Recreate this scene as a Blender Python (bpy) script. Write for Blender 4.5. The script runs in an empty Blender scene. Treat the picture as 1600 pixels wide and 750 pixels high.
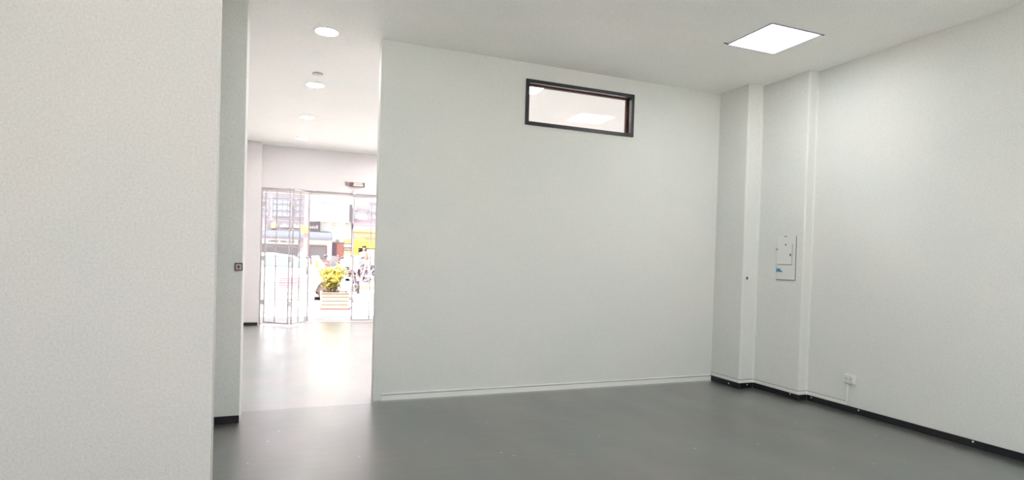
import bpy, bmesh, math, random
from mathutils import Vector, Matrix
random.seed(7)
PI = math.pi
S = bpy.context.scene

# ------------------------------------------------------------------ camera
yaw, pitch, roll = math.radians(21.5055), math.radians(-0.89145), math.radians(1.6559)
cy, sy, cp, sp = math.cos(yaw), math.sin(yaw), math.cos(pitch), math.sin(pitch)
F = Vector((sy*cp, cy*cp, sp)); R0 = Vector((cy, -sy, 0)); U0 = R0.cross(F)
R = R0*math.cos(roll) + U0*math.sin(roll); U = -R0*math.sin(roll) + U0*math.cos(roll)
cam = bpy.data.cameras.new('camera'); co = bpy.data.objects.new('camera', cam)
S.collection.objects.link(co)
co.matrix_world = Matrix(((R.x, U.x, -F.x, 0), (R.y, U.y, -F.y, 0), (R.z, U.z, -F.z, 1.5), (0, 0, 0, 1)))
cam.sensor_fit = 'HORIZONTAL'; cam.sensor_width = 36
cam.lens = 905.173/1600*36; cam.shift_y = 0.02635; cam.clip_start = 0.05; cam.clip_end = 500
S.camera = co

# ------------------------------------------------------------------ world, sun, exposure
W = bpy.data.worlds.new('world'); S.world = W; W.use_nodes = True
nt = W.node_tree; nt.nodes.clear()
sky = nt.nodes.new('ShaderNodeTexSky'); sky.sky_type = 'NISHITA'; sky.sun_disc = False
sky.sun_elevation = math.radians(62); sky.sun_rotation = math.radians(200); sky.dust_density = 3.0; sky.air_density = 0.8
bg = nt.nodes.new('ShaderNodeBackground'); bg.inputs[1].default_value = 0.17
ow = nt.nodes.new('ShaderNodeOutputWorld')
hs = nt.nodes.new('ShaderNodeHueSaturation'); hs.inputs['Saturation'].default_value = .35
nt.links.new(sky.outputs[0], hs.inputs['Color']); nt.links.new(hs.outputs[0], bg.inputs[0]); nt.links.new(bg.outputs[0], ow.inputs[0])
sl = bpy.data.lights.new('sun', 'SUN'); sl.energy = 8.5; sl.angle = 0.02; sl.color = (1, .95, .88)
so = bpy.data.objects.new('sun', sl); S.collection.objects.link(so)
sd = Vector((0.35, 0.30, -1.25)).normalized()          # direction the sunlight travels
so.rotation_euler = sd.to_track_quat('-Z', 'Y').to_euler(); so.location = (0, 0, 12)
PANEL = 7.9; SHOP = 18.5      # emission of the LED panels
DOWN = 24.0       # emission of the round downlights
S.view_settings.view_transform = 'Standard'; S.view_settings.look = 'None'
S.view_settings.gamma = 1; S.view_settings.use_curve_mapping = False
S.view_settings.exposure = 1.69

# ------------------------------------------------------------------ materials
def N(nt, t, **k):
    n = nt.nodes.new(t)
    for a, b in k.items(): setattr(n, a, b)
    return n
def mat(name, col, rough=.6, metal=0, spec=.5, bump=0, bscale=200, var=0, vscale=3, coat=0):
    m = bpy.data.materials.new(name); m.use_nodes = True; t = m.node_tree; b = t.nodes['Principled BSDF']
    b.inputs['Base Color'].default_value = (*col, 1); b.inputs['Roughness'].default_value = rough
    b.inputs['Metallic'].default_value = metal; b.inputs['Specular IOR Level'].default_value = spec
    b.inputs['Coat Weight'].default_value = coat
    tc = N(t, 'ShaderNodeTexCoord')
    if var:
        n = N(t, 'ShaderNodeTexNoise'); n.inputs['Scale'].default_value = vscale; n.inputs['Detail'].default_value = 6
        r = N(t, 'ShaderNodeValToRGB'); r.color_ramp.elements[0].position = .3; r.color_ramp.elements[1].position = .7
        r.color_ramp.elements[0].color = (*[c*(1-var) for c in col], 1); r.color_ramp.elements[1].color = (*[min(1, c*(1+var)) for c in col], 1)
        t.links.new(tc.outputs['Object'], n.inputs['Vector']); t.links.new(n.outputs[0], r.inputs[0]); t.links.new(r.outputs[0], b.inputs['Base Color'])
    if bump:
        n = N(t, 'ShaderNodeTexNoise'); n.inputs['Scale'].default_value = bscale; n.inputs['Detail'].default_value = 3
        p = N(t, 'ShaderNodeBump'); p.inputs['Strength'].default_value = bump; p.inputs['Distance'].default_value = .004
        t.links.new(tc.outputs['Object'], n.inputs['Vector']); t.links.new(n.outputs[0], p.inputs['Height']); t.links.new(p.outputs[0], b.inputs['Normal'])
    return m
def emat(name, col, s):
    m = bpy.data.materials.new(name); m.use_nodes = True; t = m.node_tree; t.nodes.clear()
    e = N(t, 'ShaderNodeEmission'); e.inputs[0].default_value = (*col, 1); e.inputs[1].default_value = s
    o = N(t, 'ShaderNodeOutputMaterial'); t.links.new(e.outputs[0], o.inputs[0]); return m
def wallmat(name, col):
    """rolled plaster paint: two-tone cloudy mottling, a speckle of fine grain and orange-peel relief"""
    m = bpy.data.materials.new(name); m.use_nodes = True; t = m.node_tree; b = t.nodes['Principled BSDF']
    b.inputs['Roughness'].default_value = .62; b.inputs['Specular IOR Level'].default_value = .3
    tc = N(t, 'ShaderNodeTexCoord')
    n1 = N(t, 'ShaderNodeTexNoise'); n1.inputs['Scale'].default_value = 1.6; n1.inputs['Detail'].default_value = 5
    n2 = N(t, 'ShaderNodeTexNoise'); n2.inputs['Scale'].default_value = 95; n2.inputs['Detail'].default_value = 4; n2.inputs['Roughness'].default_value = .7
    for n in (n1, n2): t.links.new(tc.outputs['Object'], n.inputs['Vector'])
    r1 = N(t, 'ShaderNodeValToRGB'); e = r1.color_ramp.elements
    e[0].position = .35; e[0].color = (col[0]*.965, col[1]*.985, col[2]*.975, 1); e[1].position = .65; e[1].color = (min(1, col[0]*1.01), col[1], col[2]*.985, 1)
    r2 = N(t, 'ShaderNodeValToRGB'); e = r2.color_ramp.elements
    e[0].position = .32; e[0].color = (.84, .84, .84, 1); e[1].position = .66; e[1].color = (1, 1, 1, 1)
    mx = N(t, 'ShaderNodeMix', data_type='RGBA', blend_type='MULTIPLY'); mx.inputs[0].default_value = 1
    t.links.new(n1.outputs[0], r1.inputs[0]); t.links.new(n2.outputs[0], r2.inputs[0])
    t.links.new(r1.outputs[0], mx.inputs[6]); t.links.new(r2.outputs[0], mx.inputs[7]); t.links.new(mx.outputs[2], b.inputs['Base Color'])
    p = N(t, 'ShaderNodeBump'); p.inputs['Strength'].default_value = .35; p.inputs['Distance'].default_value = .003
    t.links.new(n2.outputs[0], p.inputs['Height']); t.links.new(p.outputs[0], b.inputs['Normal'])
    return m
def floormat(k=1.0, name='floor_vinyl'):
    """polished grey vinyl: grey-green clouds, drawn-out dark streaks, white chips of paint, glossy seal coat"""
    m = bpy.data.materials.new(name); m.use_nodes = True; t = m.node_tree; b = t.nodes['Principled BSDF']
    tc = N(t, 'ShaderNodeTexCoord'); L = t.links.new
    def noise(sc, det, mp=None, dist=0, rgh=.5):
        n = N(t, 'ShaderNodeTexNoise'); n.inputs['Scale'].default_value = sc; n.inputs['Detail'].default_value = det
        n.inputs['Distortion'].default_value = dist; n.inputs['Roughness'].default_value = rgh
        mm = N(t, 'ShaderNodeMapping'); mm.inputs['Scale'].default_value = mp or (1, 1, 1); L(tc.outputs['Object'], mm.inputs[0]); L(mm.outputs[0], n.inputs['Vector']); return n
    def ramp(src, a, ca, bb, cb):
        r = N(t, 'ShaderNodeValToRGB'); e = r.color_ramp.elements; e[0].position = a; e[0].color = (*ca, 1); e[1].position = bb; e[1].color = (*cb, 1)
        L(src, r.inputs[0]); return r
    def mixc(f, a, c, bt='MIX'):
        x = N(t, 'ShaderNodeMix', data_type='RGBA', blend_type=bt); 
        if isinstance(f, float): x.inputs[0].default_value = f
        else: L(f, x.inputs[0])
        if isinstance(a, tuple): x.inputs[6].default_value = (*a, 1)
        else: L(a, x.inputs[6])
        if isinstance(c, tuple): x.inputs[7].default_value = (*c, 1)
        else: L(c, x.inputs[7])
        return x.outputs[2]
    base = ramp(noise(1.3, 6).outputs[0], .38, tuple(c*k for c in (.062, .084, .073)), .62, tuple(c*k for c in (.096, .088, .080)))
    st = ramp(noise(9, 5, (1, 5.5, 1), .6, .65).outputs[0], .615, (0, 0, 0), .70, (.8, .8, .8))
    c = mixc(st.outputs[0], base.outputs[0], tuple(c*k for c in (.045, .05, .045)))
    v = N(t, 'ShaderNodeTexVoronoi'); v.inputs['Scale'].default_value = 4.6; mm = N(t, 'ShaderNodeMapping'); mm.inputs['Scale'].default_value = (1, 1.7, 1)
    L(tc.outputs['Object'], mm.inputs[0]); L(mm.outputs[0], v.inputs['Vector'])
    ch = ramp(v.outputs['Distance'], .036, (1, 1, 1), .056, (0, 0, 0))
    c = mixc(ch.outputs[0], c, (.62, .62, .58))
    v2 = N(t, 'ShaderNodeTexVoronoi'); v2.inputs['Scale'].default_value = 5.1; L(tc.outputs['Object'], v2.inputs['Vector'])
    ch2 = ramp(v2.outputs['Distance'], .022, (1, 1, 1), .040, (0, 0, 0))
    c = mixc(ch2.outputs[0], c, (.05, .055, .05))
    L(c, b.inputs['Base Color'])
    rr = ramp(noise(2.2, 4, (1, .4, 1)).outputs[0], .3, (.32,)*3, .7, (.48,)*3)
    L(rr.outputs[0], b.inputs['Roughness'])
    b.inputs['IOR'].default_value = 1.6
    b.inputs['Coat Weight'].default_value = 1.0; b.inputs['Coat Roughness'].default_value = .28; b.inputs['Coat IOR'].default_value = 2.0
    bp = N(t, 'ShaderNodeBump'); bp.inputs['Strength'].default_value = .4; bp.inputs['Distance'].default_value = .004
    nb = noise(5, 4, (.5, 1.6, 1)); L(nb.outputs[0], bp.inputs['Height']); L(bp.outputs[0], b.inputs['Normal']); L(bp.outputs[0], b.inputs['Coat Normal'])
    return m
def glassmat(name, tint=(1, 1, 1)):
    m = bpy.data.materials.new(name); m.use_nodes = True; t = m.node_tree; t.nodes.clear()
    g = N(t, 'ShaderNodeBsdfGlossy'); g.inputs['Roughness'].default_value = 0.0
    tr = N(t, 'ShaderNodeBsdfTransparent'); tr.inputs[0].default_value = (*tint, 1)
    f = N(t, 'ShaderNodeFresnel'); f.inputs[0].default_value = 1.22
    x = N(t, 'ShaderNodeMixShader'); o = N(t, 'ShaderNodeOutputMaterial')
    t.links.new(f.outputs[0], x.inputs[0]); t.links.new(tr.outputs[0], x.inputs[1]); t.links.new(g.outputs[0], x.inputs[2]); t.links.new(x.outputs[0], o.inputs[0]); return m

M = dict(
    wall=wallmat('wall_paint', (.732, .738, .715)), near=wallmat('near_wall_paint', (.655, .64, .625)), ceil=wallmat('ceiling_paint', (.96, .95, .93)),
    shop=wallmat('shop_wall_paint', (.78, .755, .76)),
    floor=floormat(.72), floor_lit=floormat(2.3, 'shop_floor_vinyl_brightened'),  # shop copy of the vinyl, colour brightened to stand in for hall light
    black=mat('black_skirting', (.006, .006, .009), .30), whitep=mat('white_plastic', (.74, .745, .72), .4), seam=mat('shadow_gap_seam', (.22, .22, .20), .8),  # seam: dark colour stands in for the shadow gap over duct and skirting
    blackm=mat('black_window_metal', (.014, .015, .019), .35, 0), brown=mat('brown_timber_edge', (.25, .12, .08), .5),
    silver=mat('silver_metal', (.62, .64, .65), .25, 1), screw=mat('bright_screw', (.75, .75, .73), .35, .6),
    greym=mat('grey_lamp_frame', (.42, .42, .50), .4, .3), glass=glassmat('window_glass'),
    panel=emat('panel_light', (.985, 1, 1), PANEL), spanel=emat('shop_panel_light', (1, .94, .96), SHOP), down=emat('downlight_light', (1, .95, .93), DOWN),
    gap=mat('dark_gap', (.10, .10, .095), .8), mark=mat('dark_brown_mark', (.07, .05, .04), .6), blue=mat('blue_sticker', (.04, .22, .40), .5),
    pbox=mat('painted_panel_cover', (.68, .69, .665), .45, bump=.1, bscale=60), red=mat('dark_red_rocker', (.20, .02, .02), .5),
    gate=mat('gate_grey_pink_paint', (.47, .43, .46), .45, var=.12, vscale=2), rail=mat('door_rail_paint', (.66, .63, .60), .5),
    signr=mat('sign_red_brown', (.20, .075, .06), .5), lens=mat('lamp_lens_grey', (.35, .33, .35), .3),
    # outdoors
    street=mat('pale_asphalt', (.55, .53, .52), .85, bump=.2, bscale=30, var=.04), pave=mat('pale_pavement', (.56, .54, .52), .8, var=.05, vscale=6, bump=.1, bscale=20),
    fill_yard=mat('pale_fill_yard_concrete', (.74, .73, .70), .8), kerb=mat('yellow_tan_kerb', (.36, .24, .12), .7, var=.1, vscale=4),
    plas=mat('planter_pink_timber', (.29, .205, .165), .7, var=.12, vscale=9, bump=.2, bscale=40), pbase=mat('planter_base_brown', (.12, .062, .055), .7),
    soil=mat('planter_soil', (.10, .07, .04), .9), leafy=mat('croton_yellow_leaf', (.70, .60, .16), .45, var=.3, vscale=5), leafg=mat('croton_green_leaf', (.44, .42, .09), .45, var=.3, vscale=5),
    leafw=mat('croton_cream_leaf', (.78, .72, .45), .5, var=.15, vscale=5), stem=mat('plant_stem', (.16, .14, .05), .7),
    carw=mat('white_car_paint', (.62, .62, .63), .18, coat=1), tyre=mat('tyre_rubber', (.09, .065, .065), .7), rim=mat('alloy_rim', (.5, .5, .5), .3, .7),
    carg=mat('car_window_tint', (.12, .165, .17), .25, spec=.2), trim=mat('car_dark_trim', (.13, .12, .125), .5), decal=mat('red_decal', (.30, .10, .12), .5), decalp=mat('pink_decal', (.42, .26, .30), .5),
    bldg=mat('lilac_white_render', (.42, .40, .43), .8, var=.03), cream=mat('cream_billboard', (.60, .595, .56), .7), pinkw=mat('pale_pink_render', (.30, .22, .225), .8),
    dsign=mat('mauve_dark_signboard', (.155, .135, .15), .6), awn=mat('blue_grey_awning', (.050, .056, .078), .8, var=.06, vscale=4), shutter=mat('grey_roller_shutter', (.175, .165, .18), .5),
    lwhite=mat('lettering_white', (.50, .44, .40), .6), lyel=mat('lettering_yellow', (.45, .36, .17), .6), lgrey=mat('lettering_grey', (.16, .16, .155), .6), lpink=mat('lettering_pink', (.22, .16, .165), .6),
    dgrey=mat('dark_awning_edge', (.095, .085, .09), .7), wing=mat('upper_window_glass', (.25, .27, .31), .2), winf=mat('upper_window_frame', (.19, .17, .19), .5),
    rbrown=mat('red_brown_door', (.21, .125, .12), .6), orange=mat('orange_red_door', (.27, .11, .085), .6), purple=mat('dark_purple_opening', (.10, .065, .09), .7),
    pinks=mat('pink_stripe', (.38, .25, .29), .7), yel=mat('bright_yellow_fascia', (.48, .37, .035), .6), yelp=mat('pale_yellow_fascia', (.46, .41, .16), .6), oran=mat('orange_stripe', (.38, .25, .12), .7),
    redst=mat('red_pink_stripe', (.33, .16, .18), .7), dark=mat('shop_interior_dark', (.060, .045, .05), .7), wht=mat('white_outdoor', (.50, .50, .50), .6),
    skin=mat('skin', (.30, .16, .12), .6), hair=mat('dark_hair', (.05, .03, .03), .7), shirt=mat('beige_pink_shirt', (.30, .21, .17), .8), trousers=mat('dark_trousers', (.06, .05, .07), .8),
    mdark=mat('motorcycle_dark', (.075, .06, .08), .4), mblue=mat('motorcycle_blue', (.10, .13, .19), .4), mred=mat('motorcycle_red', (.22, .08, .09), .4), mwhite=mat('motorcycle_white', (.42, .40, .41), .35), chrome=mat('chrome', (.4, .4, .42), .25, .8),
    pinkl=mat('pink_painted_wood', (.40, .26, .32), .6), bluec=mat('light_blue_plastic', (.18, .25, .34), .6), yelsign=mat('yellow_sign', (.36, .31, .10), .6),
)

# ------------------------------------------------------------------ helpers
def link(o): S.collection.objects.link(o)
def obj(name, bm, m, parent=None, smooth=False, kind=None, label=None):
    me = bpy.data.meshes.new(name); bmesh.ops.recalc_face_normals(bm, faces=bm.faces[:]); bm.to_mesh(me); bm.free()
    if smooth:
        for p in me.polygons: p.use_smooth = True
        try: me.set_sharp_from_angle(angle=math.radians(40))
        except Exception: pass
    o = bpy.data.objects.new(name, me); me.materials.append(M[m] if isinstance(m, str) else m); link(o)
    if parent:
        o.parent = parent; o.matrix_parent_inverse = Matrix.Identity(4)
        o.location = (0, 0, 0)
        me.transform(Matrix.Translation(parent_world(parent)).inverted())
    if kind: o['kind'] = kind
    if label: o['label'] = label
    return o
def parent_world(p):
    v = Vector((0, 0, 0))
    while p: v += Vector(p.location); p = p.parent
    return v
def thing(name, label, cat, loc=(0, 0, 0), group=None):
    o = bpy.data.objects.new(name, None); o.empty_display_size = .1; link(o); o.location = loc
    o['label'] = label; o['category'] = cat
    if group: o['group'] = group
    return o
def tag(o, label, cat, group=None):
    o['label'] = label; o['category'] = cat
    if group: o['group'] = group
    return o
def BM(): return bmesh.new()
def box(bm, x0, x1, y0, y1, z0, z1):
    v = [bm.verts.new(p) for p in ((x0,y0,z0),(x1,y0,z0),(x1,y1,z0),(x0,y1,z0),(x0,y0,z1),(x1,y0,z1),(x1,y1,z1),(x0,y1,z1))]
    for f in ((0,3,2,1),(4,5,6,7),(0,1,5,4),(1,2,6,5),(2,3,7,6),(3,0,4,7)): bm.faces.new([v[i] for i in f])
    return bm
def bbox(x0, x1, y0, y1, z0, z1, bev=0, seg=2):
    bm = box(BM(), x0, x1, y0, y1, z0, z1)
    if bev: bmesh.ops.bevel(bm, geom=bm.edges[:], offset=bev, segments=seg, profile=.5, affect='EDGES')
    return bm
def boxes(*L):
    bm = BM()
    for b in L: box(bm, *b)
    return bm
def tube(bm, a, b, r, n=8, r2=None):
    a = Vector(a); b = Vector(b); d = (b-a); L = d.length
    q = Vector((0, 0, 1)).rotation_difference(d.normalized()).to_matrix().to_4x4()
    bmesh.ops.create_cone(bm, cap_ends=True, segments=n, radius1=r, radius2=r if r2 is None else r2, depth=L, matrix=Matrix.Translation((a+b)/2) @ q)
    return bm
def obar(bm, a, b, wx, wy):
    """square bar between a and b; wx half-width across, wy half-depth"""
    a = Vector(a); b = Vector(b); d = (b-a).normalized()
    ref = Vector((0, 0, 1)) if abs(d.z) < .9 else Vector((1, 0, 0))
    s = d.cross(ref).normalized(); t = s.cross(d)
    v = []
    for p in (a, b):
        for i, j in ((-1,-1),(1,-1),(1,1),(-1,1)): v.append(bm.verts.new(p + s*wx*i + t*wy*j))
    for f in ((0,1,2,3),(7,6,5,4),(0,4,5,1),(1,5,6,2),(2,6,7,3),(3,7,4,0)): bm.faces.new([v[i] for i in f])
    return bm
def torus(bm, c, R, r, ax='y', n=20, k=8):
    vs = []
    for i in range(n):
        a = 2*PI*i/n; ring = []
        for j in range(k):
            b = 2*PI*j/k; rr = R + r*math.cos(b); h = r*math.sin(b)
            p = (rr*math.cos(a), h, rr*math.sin(a)) if ax == 'y' else (rr*math.cos(a), rr*math.sin(a), h)
            ring.append(bm.verts.new(Vector(c)+Vector(p)))
        vs.append(ring)
    for i in range(n):
        for j in range(k):
            bm.faces.new((vs[i][j], vs[(i+1)%n][j], vs[(i+1)%n][(j+1)%k], vs[i][(j+1)%k]))
    return bm
def ball(bm, c, r, sx=1, sy=1, sz=1, u=12, v=8):
    bmesh.ops.create_uvsphere(bm, u_segments=u, v_segments=v, radius=r, matrix=Matrix.Translation(c) @ Matrix.Diagonal((sx, sy, sz, 1))); return bm
def prism(bm, pts, y0, y1, ax='y'):
    """polygon in x,z extruded along y (or polygon in x,y extruded in z)"""
    f = (lambda p, h: (p[0], h, p[1])) if ax == 'y' else (lambda p, h: (p[0], p[1], h))
    a = [bm.verts.new(f(p, y0)) for p in pts]; b = [bm.verts.new(f(p, y1)) for p in pts]
    bm.faces.new(a); bm.faces.new(b[::-1])
    for i in range(len(pts)):
        j = (i+1) % len(pts); bm.faces.new((a[i], a[j], b[j], b[i]))
    return bm
def struct(name, bm, m, **k): return obj(name, bm, m, kind='structure', **k)
def copy_tree(o, parent=None):
    c = o.copy(); link(c); c.parent = parent
    for ch in list(o.children): copy_tree(ch, c)
    return c

# ------------------------------------------------------------------ the setting
H = 3.677; YB = 5.988
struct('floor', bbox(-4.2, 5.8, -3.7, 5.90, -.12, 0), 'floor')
struct('floor_shop', bbox(-4.2, 5.8, 5.90, 13.25, -.12, 0), 'floor_lit')
struct('ceiling', bbox(-4.2, 5.8, -3.7, 13.25, H, H+.25), 'ceil')
# partition with the high window opening
WX0, WX1, WZ0, WZ1 = 2.463, 3.867, 2.990, 3.495
struct('wall_back', boxes((.877, WX0, YB, YB+.14, 0, H), (WX1, 5.165, YB, YB+.14, 0, H), (WX0, WX1, YB, YB+.14, 0, WZ0), (WX0, WX1, YB, YB+.14, WZ1, H)), 'wall')
# right wall with its two stepped column faces, soft corners
def rounded_path(pts, r=.022, off=0, seg=4):
    """pts: plan polyline; returns the polyline with filleted corners, offset to its left by off"""
    out = []
    n = len(pts)
    q = []
    for i in range(n):
        p = Vector(pts[i]).to_2d() if len(pts[i]) == 3 else Vector(pts[i])
        ns = []
        if i > 0: d = (p-Vector(pts[i-1])).normalized(); ns.append(Vector((-d.y, d.x)))
        if i < n-1: d = (Vector(pts[i+1])-p).normalized(); ns.append(Vector((-d.y, d.x)))
        if len(ns) == 1: q.append(p+ns[0]*off)
        else: q.append(p+(ns[0]+ns[1])*off)      # right angles only
    for i in range(n):
        if i in (0, n-1): out.append(q[i]); continue
        a = (q[i-1]-q[i]).normalized(); b = (q[i+1]-q[i]).normalized()
        for k in range(seg+1):
            t = k/seg; out.append(q[i] + a*r*(1-t)**2 + b*r*t**2)
    return out
RP = [(5.165, 6.14), (5.165, 5.49), (5.385, 5.49), (5.385, 4.82), (5.507, 4.82), (5.507, -3.5)]
p = rounded_path(RP)
struct('wall_right', prism(BM(), [tuple(v) for v in p]+[(5.8, -3.5), (5.8, 6.14)], 0, H, 'z'), 'wall', smooth=True)
def strip(path, off0, off1, z0, z1, r=.022):
    a = rounded_path(path, r, off0); b = rounded_path(path, r, off1); bm = BM()
    va = [[bm.verts.new((v.x, v.y, z)) for z in (z0, z1)] for v in a]; vb = [[bm.verts.new((v.x, v.y, z)) for z in (z0, z1)] for v in b]
    for i in range(len(a)-1):
        bm.faces.new((va[i][0], va[i+1][0], va[i+1][1], va[i][1])); bm.faces.new((vb[i][0], vb[i][1], vb[i+1][1], vb[i+1][0]))
        bm.faces.new((va[i][1], va[i+1][1], vb[i+1][1], vb[i][1])); bm.faces.new((va[i][0], vb[i][0], vb[i+1][0], va[i+1][0]))
    for i in (0, -1): bm.faces.new((va[i][0], va[i][1], vb[i][1], vb[i][0]))
    return bm
BP = [(5.165, 5.985)] + RP[1:]
bb = struct('baseboard_right', strip(BP, 0, -.013, 0, .063), 'black', smooth=True)
sc = [((5.150, 5.65, .028), 'x'), ((5.276, 5.475, .042), 'y'), ((5.370, 4.92, .052), 'x'), ((5.492, 4.744, .044), 'x'), ((5.492, 4.173, .047), 'x'), ((5.492, 3.116, .049), 'x')]
for c, ax in sc:
    bm = BM(); ball(bm, c, .0085, .6 if ax == 'x' else 1, .6 if ax == 'y' else 1, 1, 10, 6); obj('screw', bm, 'screw', bb, True)
struct('baseboard_back', boxes((.955, 5.152, YB-.016, YB, 0, .052)), 'whitep')
obj('seam', boxes((.955, 5.152, YB-.010, YB, .052, .058)), 'seam', bpy.data.objects['baseboard_back'])
# rest of the back room, plus a rear opening added for fill light
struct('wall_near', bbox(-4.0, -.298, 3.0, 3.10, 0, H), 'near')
struct('baseboard_near', bbox(-4.0, -.312, 2.987, 3.0, 0, .063), 'black')
struct('wall_rear', boxes((-4.2, -2.6, -3.7, -3.5, 0, H), (4.6, 5.8, -3.7, -3.5, 0, H), (-2.6, 4.6, -3.7, -3.5, 2.75, H)), 'wall')
w = bpy.data.objects.new('rear_fill_window', None); link(w); w.location = (1.0, -3.6, 0); w['kind'] = 'structure'  # unseen glazed opening, added behind the camera to let fill daylight in
obj('window_frame', boxes((-2.6, 4.6, -3.64, -3.58, 2.70, 2.75), (-2.6, 4.6, -3.64, -3.58, 0, .05)), 'blackm', w)
for k in range(5): obj('mullion', boxes((-2.6+k*1.79, -2.56+k*1.79, -3.64, -3.58, .05, 2.70)), 'blackm', w)
for k in range(4): obj('pane', boxes((-2.56+k*1.79, -.81+k*1.79, -3.614, -3.608, .05, 2.70)), 'glass', w)
struct('fill_yard', bbox(-16, 18, -16, -3.7, -.3, -.01), 'fill_yard')  # unseen yard, added so its sunlit ground bounces light through the opening
struct('fill_yard_wall', bbox(-16, 18, -16.2, -16, -.01, 2.2), 'bldg')  # closes off the added yard
struct('wall_side', bbox(-4.2, -4.0, -3.5, 3.1, 0, H), 'wall')
struct('wall_left', boxes((-1.0, -.537, 3.10, 5.53, 0, H), (-1.0, -.334, 5.53, 5.86, 0, H)), 'wall')
struct('baseboard_left', boxes((-.537, -.524, 3.1, 5.53, 0, .063), (-.524, -.334, 5.517, 5.53, 0, .063)), 'black')
# front shop
struct('wall_shop_left', boxes((-1.0, -.75, 5.86, 12.65, 0, H), (-1.0, -.457, 12.65, 13.25, 0, H)), 'shop')
struct('wall_shop_right', bbox(5.5, 5.8, 6.14, 13.25, 0, H), 'shop')
ZL = 2.80
struct('wall_front', boxes((-.457, 5.5, 12.97, 13.22, ZL, H), (3.5, 5.5, 12.97, 13.22, 0, ZL)), 'shop')
struct('baseboard_shop', boxes((-.75, -.737, 5.86, 12.637, 0, .063), (-.75, -.47, 12.637, 12.65, 0, .063)), 'black')
struct('trim_1', boxes((-.457, 3.5, 12.955, 13.15, ZL-.016, ZL+.004)), 'gate')
struct('trim_2', boxes((-.457, 3.5, 13.00, 13.12, ZL-.085, ZL-.016)), 'rail')

# ------------------------------------------------------------------ high window
w = bpy.data.objects.new('window_1', None); link(w); w.location = ((WX0+WX1)/2, YB, WZ0); w['kind'] = 'structure'
e = .036
def ring(x0, x1, z0, z1, e, y0, y1): return boxes((x0, x1, y0, y1, z0, z0+e), (x0, x1, y0, y1, z1-e, z1), (x0, x0+e, y0, y1, z0+e, z1-e), (x1-e, x1, y0, y1, z0+e, z1-e))
obj('window_frame', ring(WX0, WX1, WZ0, WZ1, .038, YB-.022, YB+.02), 'blackm', w)
obj('window_reveal', boxes((WX1-.020, WX1, YB+.02, YB+.128, WZ0, WZ1)), 'silver', w, label='silver right reveal of the frame')
obj('window_reveal', boxes((WX0, WX1-.02, YB+.02, YB+.128, WZ0, WZ0+.02), (WX0, WX1-.02, YB+.02, YB+.128, WZ1-.02, WZ1), (WX0, WX0+.02, YB+.02, YB+.128, WZ0+.02, WZ1-.02)), 'black', w)
obj('window_frame', ring(WX0+.012, WX1-.012, WZ0+.012, WZ1-.012, .026, YB+.098, YB+.132), 'blackm', w, label='black sash round the pane')
obj('window_edge', boxes((WX0+.038, WX1-.05, YB+.088, YB+.098, WZ1-.045, WZ1-.030), (WX1-.058, WX1-.038, YB+.088, YB+.098, WZ0+.038, WZ1-.038)), 'brown', w, label='thin brown timber bead beside the pane')
obj('pane', boxes((WX0+.03, WX1-.03, YB+.112, YB+.116, WZ0+.03, WZ1-.03)), 'glass', w)

# ------------------------------------------------------------------ ceiling lights
def panel(x0, x1, y0, y1, label, group=None, em='panel'):
    t = thing('ceiling_light', label, 'ceiling light', ((x0+x1)/2, (y0+y1)/2, H), group)
    obj('frame', boxes((x0, x1, y0, y0+.012, H-.010, H), (x0, x1, y1-.012, y1, H-.010, H), (x0, x0+.012, y0+.012, y1-.012, H-.010, H), (x1-.012, x1, y0+.012, y1-.012, H-.010, H)), 'greym', t)
    obj('diffuser', boxes((x0+.012, x1-.012, y0+.012, y1-.012, H-.007, H-.001)), em, t)
    return t
pt = panel(4.03, 4.632, 4.032, 4.605, 'square white LED panel glowing on the back room ceiling')
for c_ in ((3.985, 4.03, 4.590, 4.600, H-.006, H), (4.632, 4.675, 4.037, 4.047, H-.006, H)): obj('mounting_clip', boxes(c_), 'gap', pt)
panel(2.46, 3.052, 6.50, 7.09, 'square LED panel seen at the top left through the high window pane', None, 'spanel')
for x, y, w_ in ((3.6, 1.0, 'added unseen back room fill panel right of the camera, nearest the visible one'), (1.1, 3.3, 'added unseen back room fill panel ahead of the camera, above the frame'), (1.1, .6, 'added unseen back room fill panel almost over the camera'),
        (-2.0, -.1, 'added unseen back room fill panel left of the camera'), (3.6, -1.9, 'added unseen back room fill panel in the rear right corner'), (1.1, -1.9, 'added unseen back room fill panel at the middle of the rear wall'), (-2.0, -1.9, 'added unseen back room fill panel in the rear left corner')):
    panel(x-.3, x+.3, y-.29, y+.29, w_, 'added back room fill panels')  # unseen panels added to even out the back room light
for x, y, w_ in ((2.6, 9.4, 'added unseen shop fill panel in the left row, middle of the shop'), (2.6, 11.6, 'added unseen shop fill panel in the left row, nearest the front'), (4.6, 9.2, 'added unseen shop fill panel in the right row, nearest the partition'),
        (4.6, 10.6, 'added unseen shop fill panel in the right row, middle of the shop'), (4.6, 12.0, 'added unseen shop fill panel in the right row, nearest the front')):
    panel(x-.3, x+.3, y-.29, y+.29, w_, 'added shop fill panels', 'spanel')  # unseen panels added to brighten the shop
first = None
DL = [(.345, 6.03, 'nearest and largest of the round ceiling downlights, just inside the shop opening'),
      (.331, 8.00, 'second round ceiling downlight, the one right beside the small smoke detector'),
      (.302, 9.97, 'third round ceiling downlight from the opening, ahead of the smallest one'),
      (.276, 11.90, 'farthest and smallest round ceiling downlight, near the shop front wall')]
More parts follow.
